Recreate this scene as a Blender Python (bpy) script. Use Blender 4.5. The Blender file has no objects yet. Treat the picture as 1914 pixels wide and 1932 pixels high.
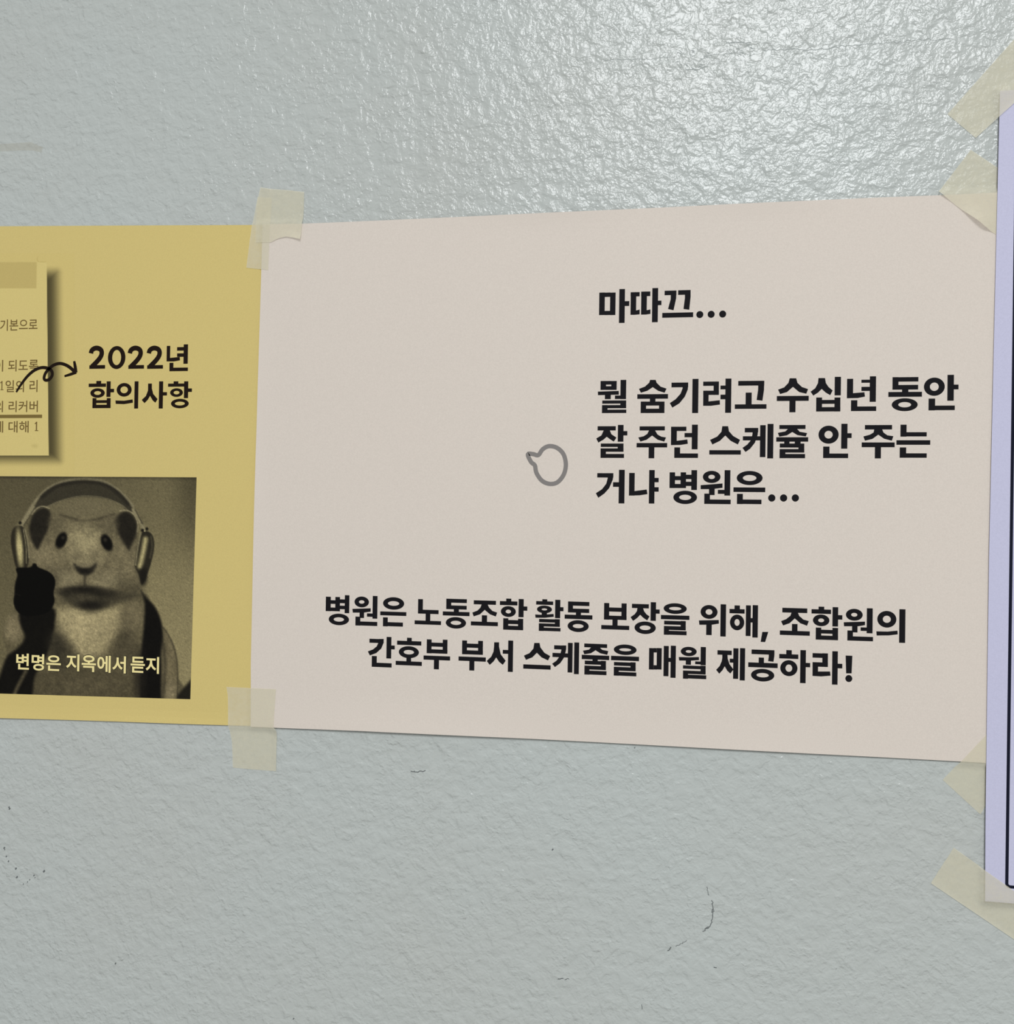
import bpy, math, random
import numpy as np
from mathutils import Matrix, Vector

random.seed(7); rng = np.random.default_rng(7)
S = bpy.context.scene
COL = S.collection

# ------------------------------------------------------------------ camera
# wall plane coordinates: x right, y down, in millimetres from the top left corner of the white poster
F = 1700.0; CX, CY = 957.0, 966.0
R = np.array([[0.9868510372223793, -0.014380382255399376, 0.16099141262596203],
              [0.012902125793574833, 0.99986449449941, 0.010223883286025727],
              [-0.16111662075379105, -0.008012318367869564, 0.9869028509793915]])
CC = np.array([164.41916861474286, 122.58878673294649, -356.165898253548])
TT = -R @ CC
H = np.array([[F, 0, CX], [0, F, CY], [0, 0, 1]]) @ np.c_[R[:, 0], R[:, 1], TT]
HI = np.linalg.inv(H)
Z0 = 1.60                                          # height of the poster's top edge above the floor, metres

def wp(x, y, h=0.0):                               # wall millimetres + height off the wall (mm) -> world metres
    return (x / 1000.0, -h / 1000.0, Z0 - y / 1000.0)

def pl(px, py):                                    # photograph pixel -> millimetres on the wall plane
    v = HI @ np.array([px, py, 1.0]); return v[0] / v[2], v[1] / v[2]

cam_d = bpy.data.cameras.new('camera'); cam = bpy.data.objects.new('camera', cam_d); COL.objects.link(cam)
cam_d.sensor_fit = 'HORIZONTAL'; cam_d.sensor_width = 36.0; cam_d.lens = F * 36.0 / 1914.0
cam_d.clip_start = 0.01
def vec(v): return Vector((v[0], v[2], -v[1]))
M = Matrix.Identity(4)
for i, c in enumerate((vec(R[0]), -vec(R[1]), -vec(R[2]))):
    for k in range(3): M[k][i] = c[k]
M.translation = Vector(wp(CC[0], CC[1], -CC[2]))
cam.matrix_world = M
S.camera = cam

# ------------------------------------------------------------------ light
W = bpy.data.worlds.new('room_ambient'); S.world = W; W.use_nodes = True
W.node_tree.nodes['Background'].inputs[0].default_value = (1.0, 1.0, 0.995, 1)
W.node_tree.nodes['Background'].inputs[1].default_value = 0.44

ld = bpy.data.lights.new('ceiling_panel_light', 'AREA'); ld.shape = 'RECTANGLE'; ld.size = 0.6; ld.size_y = 1.2
ld.energy = 52.0; ld.color = (0.985, 1.0, 1.02)
lo = bpy.data.objects.new('ceiling_panel_light', ld); COL.objects.link(lo)
lo.location = (0.38, -1.70, 2.60)

S.view_settings.view_transform = 'Standard'; S.view_settings.look = 'None'
S.view_settings.gamma = 1.0; S.view_settings.use_curve_mapping = False
S.view_settings.exposure = -0.12

# ------------------------------------------------------------------ materials
def lin(c):
    c = np.asarray(c, float) / 255.0
    return np.where(c <= 0.04045, c / 12.92, ((c + 0.055) / 1.055) ** 2.4)
KA = 1.18
def alb(*c): return tuple(np.minimum(lin(c) * KA, 0.92)) + (1.0,)

def mat(name, color, rough=0.6, spec=0.3):
    m = bpy.data.materials.new(name); m.use_nodes = True
    p = m.node_tree.nodes['Principled BSDF']
    p.inputs['Base Color'].default_value = color; p.inputs['Roughness'].default_value = rough
    p.inputs['Specular IOR Level'].default_value = spec
    return m, m.node_tree, p

def N(nt, kind, **kw):
    n = nt.nodes.new(kind)
    for k, v in kw.items():
        if k in n.inputs: n.inputs[k].default_value = v
        else: setattr(n, k, v)
    return n

def wall_material():
    m, nt, p = mat('glossy_pale_green_paint', alb(172, 177, 174), 0.25, 0.36)
    L = nt.links.new
    tc = N(nt, 'ShaderNodeTexCoord')
    def noise(scale, detail, rough, dist=0.0):
        n = N(nt, 'ShaderNodeTexNoise', Scale=scale, Detail=detail, Roughness=rough, Distortion=dist)
        L(tc.outputs['Object'], n.inputs['Vector']); return n
    def math_(op, a, b=None):
        n = N(nt, 'ShaderNodeMath', operation=op)
        for i, v in enumerate((a, b)):
            if v is None: continue
            if isinstance(v, (int, float)): n.inputs[i].default_value = v
            else: L(v, n.inputs[i])
        return n.outputs[0]
    def smooth(src, lo_, hi_):
        r_ = N(nt, 'ShaderNodeMapRange', interpolation_type='SMOOTHSTEP')
        r_.inputs['From Min'].default_value = lo_; r_.inputs['From Max'].default_value = hi_
        L(src, r_.inputs['Value']); return r_.outputs[0]
    big = noise(112.0, 4.0, 0.56, 0.3)              # trowelled plateaus, about 5 mm across
    mid = noise(235.0, 3.0, 0.52, 0.3)
    crumb = noise(520.0, 2.0, 0.5, 0.3)
    where = noise(60.0, 2.0, 0.5)
    h = math_('ADD', math_('MULTIPLY', smooth(big.outputs['Fac'], 0.40, 0.60), 0.42), math_('MULTIPLY', smooth(mid.outputs['Fac'], 0.36, 0.66), 0.42))
    cr_ = math_('MULTIPLY', smooth(crumb.outputs['Fac'], 0.45, 0.75), smooth(where.outputs['Fac'], 0.38, 0.62))
    h = math_('ADD', h, math_('MULTIPLY', cr_, 0.30))
    b = N(nt, 'ShaderNodeBump', Strength=1.0, Distance=0.00045)
    L(h, b.inputs['Height']); L(b.outputs[0], p.inputs['Normal'])
    # faint blotches of wear in the paint colour
    blotch = noise(9.0, 3.0, 0.55)
    cr = N(nt, 'ShaderNodeValToRGB')
    cr.color_ramp.elements[0].position = 0.3; cr.color_ramp.elements[0].color = alb(170, 174, 170)
    cr.color_ramp.elements[1].position = 0.7; cr.color_ramp.elements[1].color = alb(171, 177, 174)
    L(blotch.outputs['Fac'], cr.inputs[0]); L(cr.outputs[0], p.inputs['Base Color'])
    return m

def paper_material(name, color, attr=False):
    m, nt, p = mat(name, color, 0.7, 0.06 if attr else 0.2)
    L = nt.links.new
    tc = N(nt, 'ShaderNodeTexCoord')
    n = N(nt, 'ShaderNodeTexNoise', Scale=2200.0, Detail=1.0); L(tc.outputs['Object'], n.inputs['Vector'])
    mr = N(nt, 'ShaderNodeMapRange'); mr.inputs['To Min'].default_value = 0.925; mr.inputs['To Max'].default_value = 1.075
    L(n.outputs['Fac'], mr.inputs['Value'])
    mx = N(nt, 'ShaderNodeMix', data_type='RGBA', blend_type='MULTIPLY'); mx.inputs['Factor'].default_value = 1.0
    mx.inputs['A'].default_value = color
    A = mx.inputs[6]; B = mx.inputs[7]; A.default_value = color
    L(mr.outputs[0], B)
    out = mx.outputs[2]
    if attr:
        at = N(nt, 'ShaderNodeVertexColor', layer_name='print')
        L(at.outputs['Color'], A)
    L(out, p.inputs['Base Color'])
    bp = N(nt, 'ShaderNodeBump', Strength=0.25, Distance=0.00005); L(n.outputs['Fac'], bp.inputs['Height']); L(bp.outputs[0], p.inputs['Normal'])
    return m

def tape_material(name, color, alpha):
    m, nt, p = mat(name, color, 0.55, 0.25)
    L = nt.links.new
    tc = N(nt, 'ShaderNodeTexCoord')
    n = N(nt, 'ShaderNodeTexNoise', Scale=420.0, Detail=3.0, Roughness=0.65); L(tc.outputs['Object'], n.inputs['Vector'])
    mr = N(nt, 'ShaderNodeMapRange'); mr.inputs['To Min'].default_value = alpha - 0.13; mr.inputs['To Max'].default_value = alpha + 0.13
    L(n.outputs['Fac'], mr.inputs['Value']); L(mr.outputs[0], p.inputs['Alpha'])
    bp = N(nt, 'ShaderNodeBump', Strength=0.3, Distance=0.0001); L(n.outputs['Fac'], bp.inputs['Height']); L(bp.outputs[0], p.inputs['Normal'])
    return m

YELLOW = alb(194, 176, 112)
M_WALL = wall_material()
M_WHITE = paper_material('warm_white_paper', alb(200, 191, 181))
M_YELLOW = paper_material('yellow_paper', YELLOW)
M_YPRINT = paper_material('toner_print_on_yellow_paper', YELLOW, attr=True)
M_LILAC = paper_material('pale_lilac_paper', alb(181, 181, 203))
M_TAPE = tape_material('masking_tape_paper', alb(213, 208, 184), 0.52)
M_INK = mat('black_toner', alb(19, 18, 21), 0.7, 0.1)[0]
M_BROWNINK = mat('brown_black_toner', alb(26, 16, 9), 0.7, 0.1)[0]
M_NOTEINK = mat('thin_brown_toner', alb(104, 84, 42), 0.55, 0.2)[0]
M_BARINK = mat('olive_bar_toner', alb(112, 94, 48), 0.55, 0.2)[0]
M_CAPTION = mat('pale_caption_print', alb(222, 208, 146), 0.55, 0.2)[0]
M_CAPEDGE = mat('caption_outline_toner', alb(30, 27, 20), 0.55, 0.2)[0]
M_GREYINK = mat('grey_halftone_toner', alb(120, 116, 113), 0.55, 0.2)[0]
M_NAVY = mat('navy_toner', alb(17, 20, 35), 0.7, 0.1)[0]
M_CRACK = mat('hairline_crack', alb(146, 152, 150), 0.7, 0.1)[0]
M_PENCIL = mat('graphite_scuff', alb(96, 100, 100), 0.7, 0.1)[0]
M_RESIDUE = tape_material('old_adhesive_residue', alb(190, 186, 170), 0.22)
M_FLOOR = mat('grey_vinyl_floor', (0.38, 0.37, 0.35, 1), 0.45, 0.4)[0]

# ------------------------------------------------------------------ object helpers
def mesh(name, verts, faces, m, parent=None, smooth=False):
    me = bpy.data.meshes.new(name); me.from_pydata(verts, [], faces); me.update()
    if m: me.materials.append(m)
    if smooth: me.polygons.foreach_set('use_smooth', [True] * len(me.polygons))
    o = bpy.data.objects.new(name, me); COL.objects.link(o)
    if parent: o.parent = parent; o.matrix_parent_inverse = parent.matrix_world.inverted()
    return o
def tag(o, label=None, cat=None, group=None, kind=None):
    for k, v in (('label', label), ('category', cat), ('group', group), ('kind', kind)):
        if v: o[k] = v
    return o
def empty(name, loc, label, cat, group=None):
    o = bpy.data.objects.new(name, None); COL.objects.link(o)
    o.matrix_world = Matrix.Translation(Vector(loc)); o.empty_display_size = 0.02
    return tag(o, label, cat, group)

def along(poly, n):                                # resample a polyline at n+1 evenly spaced points
    p = np.asarray(poly, float); d = np.r_[0, np.cumsum(np.hypot(*np.diff(p, axis=0).T))]
    t = np.linspace(0, d[-1], n + 1)
    return np.c_[np.interp(t, d, p[:, 0]), np.interp(t, d, p[:, 1])]
def coons(top, right, bottom, left, nu, nv):       # polylines in wall mm -> (nv+1, nu+1, 2) grid
    T, B = along(top, nu), along(bottom, nu); Lf, Rt = along(left, nv), along(right, nv)
    u = np.linspace(0, 1, nu + 1)[None, :, None]; v = np.linspace(0, 1, nv + 1)[:, None, None]
    g = (1 - v) * T[None] + v * B[None] + (1 - u) * Lf[:, None] + u * Rt[:, None]
    g -= (1 - u) * (1 - v) * T[0] + u * (1 - v) * T[-1] + (1 - u) * v * B[0] + u * v * B[-1]
    return g
def film(name, g, hh, m, parent=None):             # a single see-through layer
    nv, nu = g.shape[0], g.shape[1]
    vs = [wp(g[j, i, 0], g[j, i, 1], hh[j, i]) for j in range(nv) for i in range(nu)]
    fs = [(j * nu + i, (j + 1) * nu + i, (j + 1) * nu + i + 1, j * nu + i + 1) for j in range(nv - 1) for i in range(nu - 1)]
    return mesh(name, vs, fs, m, parent, True)
def sheet(name, g, hh, thick, m, parent=None):     # thin sheet with front, back and edges
    nv, nu = g.shape[0], g.shape[1]
    vs = [wp(g[j, i, 0], g[j, i, 1], hh[j, i]) for j in range(nv) for i in range(nu)]
    vs += [wp(g[j, i, 0], g[j, i, 1], hh[j, i] - thick) for j in range(nv) for i in range(nu)]
    n = nv * nu; fs = []
    for j in range(nv - 1):
        for i in range(nu - 1):
            a, b, c, d = j * nu + i, j * nu + i + 1, (j + 1) * nu + i + 1, (j + 1) * nu + i
            fs.append((a, d, c, b)); fs.append((a + n, b + n, c + n, d + n))
    ring = [i for i in range(nu)] + [j * nu + nu - 1 for j in range(1, nv)] + [(nv - 1) * nu + i for i in range(nu - 2, -1, -1)] + [j * nu for j in range(nv - 2, 0, -1)]
    for k in range(len(ring)):
        a, b = ring[k], ring[(k + 1) % len(ring)]
        fs.append((a, b, b + n, a + n))
    return mesh(name, vs, fs, m, parent)
def pxs(*c):                                       # flat list of pixels -> list of wall mm
    return [pl(c[i], c[i + 1]) for i in range(0, len(c), 2)]
def inside(poly, x, y):
    c = False; n = len(poly)
    for i in range(n):
        x0, y0 = poly[i]; x1, y1 = poly[(i + 1) % n]
        if (y0 > y) != (y1 > y) and x < (x1 - x0) * (y - y0) / (y1 - y0) + x0: c = not c
    return c

# ------------------------------------------------------------------ the room
def slab(name, x0, x1, y0, y1, z0, z1, m):
    v = [(x, y, z) for x in (x0, x1) for y in (y0, y1) for z in (z0, z1)]
    f = [(0, 1, 3, 2), (4, 6, 7, 5), (0, 4, 5, 1), (2, 3, 7, 6), (0, 2, 6, 4), (1, 5, 7, 3)]
    return tag(mesh(name, v, f, m), kind='structure')
wall = slab('wall_back', -2.2, 2.6, 0.0, 0.12, 0.0, 2.75, M_WALL)
tag(wall, 'pale grey-green glossy painted wall with a bumpy roller texture', 'wall')
floor = slab('floor', -2.2, 2.6, -3.2, 0.12, -0.1, 0.0, M_FLOOR)
tag(floor, 'plain grey vinyl floor below the wall', 'floor')

# ------------------------------------------------------------------ posters
# outlines traced from the photograph onto the wall plane
W_TOP = pxs(497, 424, 574, 423, 680, 418.7, 1000, 404.5, 1340, 388.5, 1664, 373.5, 1772.7, 369.6, 1878.8, 364.6)
w_tr = pl(1878.8, 364.6); w_br = pl(1860.7, 1438.5)
W_TOP.append((w_tr[0] + 10.2, w_tr[1] - 0.1)); W_TR = W_TOP[-1]
W_BOT = pxs(474.8, 1370.5, 518, 1372, 680, 1377.7, 1000, 1392.5, 1340, 1410.5, 1664, 1427.6, 1860.7, 1438.5)
W_BOT.append((w_br[0] + 10.2, w_br[1] + 0.2)); W_BR = W_BOT[-1]
W_LEFT = pxs(497, 424, 491.6, 620, 485, 850, 479, 1080, 474.8, 1250, 474.8, 1370.5)
W_POLY = W_TOP + W_BOT[::-1] + W_LEFT[::-1][1:-1]
y_tr = (5.0, pl(500, 425)[1]); y_br = (3.0, pl(480, 1369)[1])
Y_TOP = [(y_tr[0] - 297, pl(0, 427.3)[1] - 3.0)] + pxs(0, 427.3, 240, 426, 475, 425) + [y_tr]
Y_BOT = [(y_br[0] - 297, pl(0, 1354)[1] - 0.5)] + pxs(0, 1354, 220, 1360.5, 380, 1366.3, 431, 1367.9) + [y_br]
Y_POLY = Y_TOP + Y_BOT[::-1]
L_LEFT = pxs(1885.5, 174, 1881, 352, 1874, 640, 1864.5, 1050, 1860.6, 1350, 1858, 1560, 1857.2, 1698)
L_TOP = [L_LEFT[0], (L_LEFT[0][0] + 210, L_LEFT[0][1] - 1.2)]
L_BOT = [L_LEFT[-1], (L_LEFT[-1][0] + 210, L_LEFT[-1][1] + 0.6)]
L_POLY = [L_TOP[0], L_TOP[1], L_BOT[1]] + L_LEFT[::-1][:-1]

HW, HY, HL = 0.70, 0.35, 1.12                      # how far each sheet's printed face stands off the wall (mm)
def bell(t, c, w): return math.exp(-((t - c) / w) ** 2)
def h_white(x, y):
    e = max(0.0, 1 - (209.5 - y) / 17.0) if y < 209.5 else 1.0
    h = HW + 0.8 * e * e * (bell(x, 70, 55) + 0.6 * bell(x, 200, 50))
    e = max(0.0, 1 - (y - 0.5) / 8.0)
    h += 0.35 * min(e, 1) ** 2 * (bell(x, 120, 30) + bell(x, 200, 25))
    e = max(0.0, 1 - (x - 0.0) / 7.0)
    return h + 0.5 * min(e, 1.2) ** 2 * (0.6 * bell(y, 60, 30) + bell(y, 120, 35))
def h_yellow(x, y):
    e = max(0.0, 1 - (213 - y) / 8.0)
    return HY + 0.7 * min(e, 1.2) ** 2 * (bell(x, -40, 40) + 0.8 * bell(x, -130, 40))
def h_lilac(x, y):
    e = max(0.0, 1 - (x - 286) / 5.0)
    return HL + 0.15 * min(e, 1.0) ** 2 * (bell(y, 110, 70) + 0.3)
def sheet_from(name, top, right, bottom, left, fn, nu, nv, m, parent):
    g = coons(top, right, bottom, left, nu, nv)
    hh = np.array([[fn(*g[j, i]) for i in range(nu + 1)] for j in range(nv + 1)])
    return sheet(name, g, hh, 0.12, m, parent)

yellow = empty('poster', wp(-146, 213), 'yellow landscape poster with a headphone-wearing hamster photo', 'poster', 'paper sheets taped to the wall')
sheet_from('paper_sheet', Y_TOP, [y_tr, y_br], Y_BOT, [Y_TOP[0], Y_BOT[0]], h_yellow, 110, 80, M_YELLOW, yellow)
white = empty('poster', wp(145, 210), 'off-white landscape poster with big bold black Korean lettering', 'poster', 'paper sheets taped to the wall')
sheet_from('paper_sheet', W_TOP, [W_TR, W_BR], W_BOT, W_LEFT, h_white, 120, 90, M_WHITE, white)
lilac = empty('notice', wp(390, 260), 'pale lilac portrait notice with a navy border line at the right edge', 'notice', 'paper sheets taped to the wall')
sheet_from('paper_sheet', L_TOP, [L_TOP[1], L_BOT[1]], L_BOT, L_LEFT, h_lilac, 70, 90, M_LILAC, lilac)

# ------------------------------------------------------------------ lettering
class Ink:
    """Flat print: strokes read from an enlarged view (origin ox, oy, scale s) and laid on the sheet."""
    def __init__(self, h): self.v = []; self.f = []; self.h = h; self.k = 0
    def poly(self, pts):
        n = len(self.v); self.k += 1
        hh = self.h + 0.0006 * (self.k % 9)
        self.v += [wp(x, y, hh) for x, y in pts]
        self.f.append(tuple(range(n + len(pts) - 1, n - 1, -1)))
    def quadstrip(self, A, B, closed=False):
        n = len(self.v); self.k += 1; hh = self.h + 0.0006 * (self.k % 9)
        self.v += [wp(x, y, hh) for x, y in A] + [wp(x, y, hh) for x, y in B]
        m = len(A)
        for i in range(m if closed else m - 1):
            j = (i + 1) % m
            self.f.append((n + i, n + m + i, n + m + j, n + j))
    def frame(self, ox, oy, s):
        self.o = (ox, oy, s)
    def P(self, x, y): return pl(self.o[0] + x / self.o[2], self.o[1] + y / self.o[2])
    def local(self, x, y):                         # centre in wall mm and mm per unit along and across the line
        c = self.P(x, y); a = self.P(x + 1, y); b = self.P(x, y + 1)
        return c, a[0] - c[0], b[1] - c[1]
    def rect(self, x0, y0, x1, y1):
        c, sx, sy = self.local((x0 + x1) / 2, (y0 + y1) / 2)
        w, h = (x1 - x0) / 2 * sx, (y1 - y0) / 2 * sy
        self.poly([(c[0] - w, c[1] - h), (c[0] + w, c[1] - h), (c[0] + w, c[1] + h), (c[0] - w, c[1] + h)])
    def ring(self, x, y, rx, ry, ix, iy, n=40):
        c, sx, sy = self.local(x, y)
        a = [(math.cos(2 * math.pi * i / n), math.sin(2 * math.pi * i / n)) for i in range(n)]
        self.quadstrip([(c[0] + rx * sx * p, c[1] + ry * sy * q) for p, q in a], [(c[0] + ix * sx * p, c[1] + iy * sy * q) for p, q in a], True)
    def disc(self, x, y, r, n=28):
        c, sx, sy = self.local(x, y)
        self.poly([(c[0] + r * sx * math.cos(2 * math.pi * i / n), c[1] + r * sy * math.sin(2 * math.pi * i / n)) for i in range(n)])
    def stroke(self, w, pts, smooth=4, closed=False, taper=None):
        p = np.array([self.P(pts[i], pts[i + 1]) for i in range(0, len(pts), 2)])
        _, sx, _ = self.local(pts[0], pts[1])
        p = spline(p, smooth, closed)
        t = np.gradient(p, axis=0) if not closed else (np.roll(p, -1, 0) - np.roll(p, 1, 0))
        t /= np.maximum(np.hypot(t[:, 0], t[:, 1])[:, None], 1e-9)
        nrm = np.c_[-t[:, 1], t[:, 0]] * (w * sx / 2)
        if taper is not None: nrm *= np.interp(np.linspace(0, 1, len(p)), np.linspace(0, 1, len(taper)), taper)[:, None]
        self.quadstrip([tuple(q) for q in p - nrm], [tuple(q) for q in p + nrm], closed)
    def draw(self, text):
        for tok in text.replace('\n', ';').split(';'):
            t = tok.split()
            if not t: continue
            a = [float(x) for x in t[1:]]
            if t[0] == 'r': self.rect(*a)
            elif t[0] == 'b':
                x0, y0, x1, y1, p, q, u, v = a
                self.rect(x0, y0, p, y1); self.rect(u, y0, x1, y1); self.rect(p - 1, y0, u + 1, q); self.rect(p - 1, v, u + 1, y1)
            elif t[0] == 'o': self.ring(*a)
            elif t[0] == 'd': self.disc(*a)
            elif t[0] == 'p': self.poly([self.P(a[i], a[i + 1]) for i in range(0, len(a), 2)])
            elif t[0] == 's': self.stroke(a[0], a[1:])
    def build(self, name, m, parent):
        return mesh(name, self.v, self.f, m, parent)
def spline(p, k, closed=False):                    # Catmull-Rom
    if k <= 1: return p
    n = len(p); out = []
    for i in range(n if closed else n - 1):
        a, b, c, d = (p[(i - 1) % n], p[i], p[(i + 1) % n], p[(i + 2) % n]) if closed else (p[max(i - 1, 0)], p[i], p[i + 1], p[min(i + 2, n - 1)])
        for j in range(k):
            t = j / k
            out.append(0.5 * (2 * b + (c - a) * t + (2 * a - 5 * b + 4 * c - d) * t * t + (3 * b - a - 3 * c + d) * t ** 3))
    if not closed: out.append(p[-1])
    return np.array(out)

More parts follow.
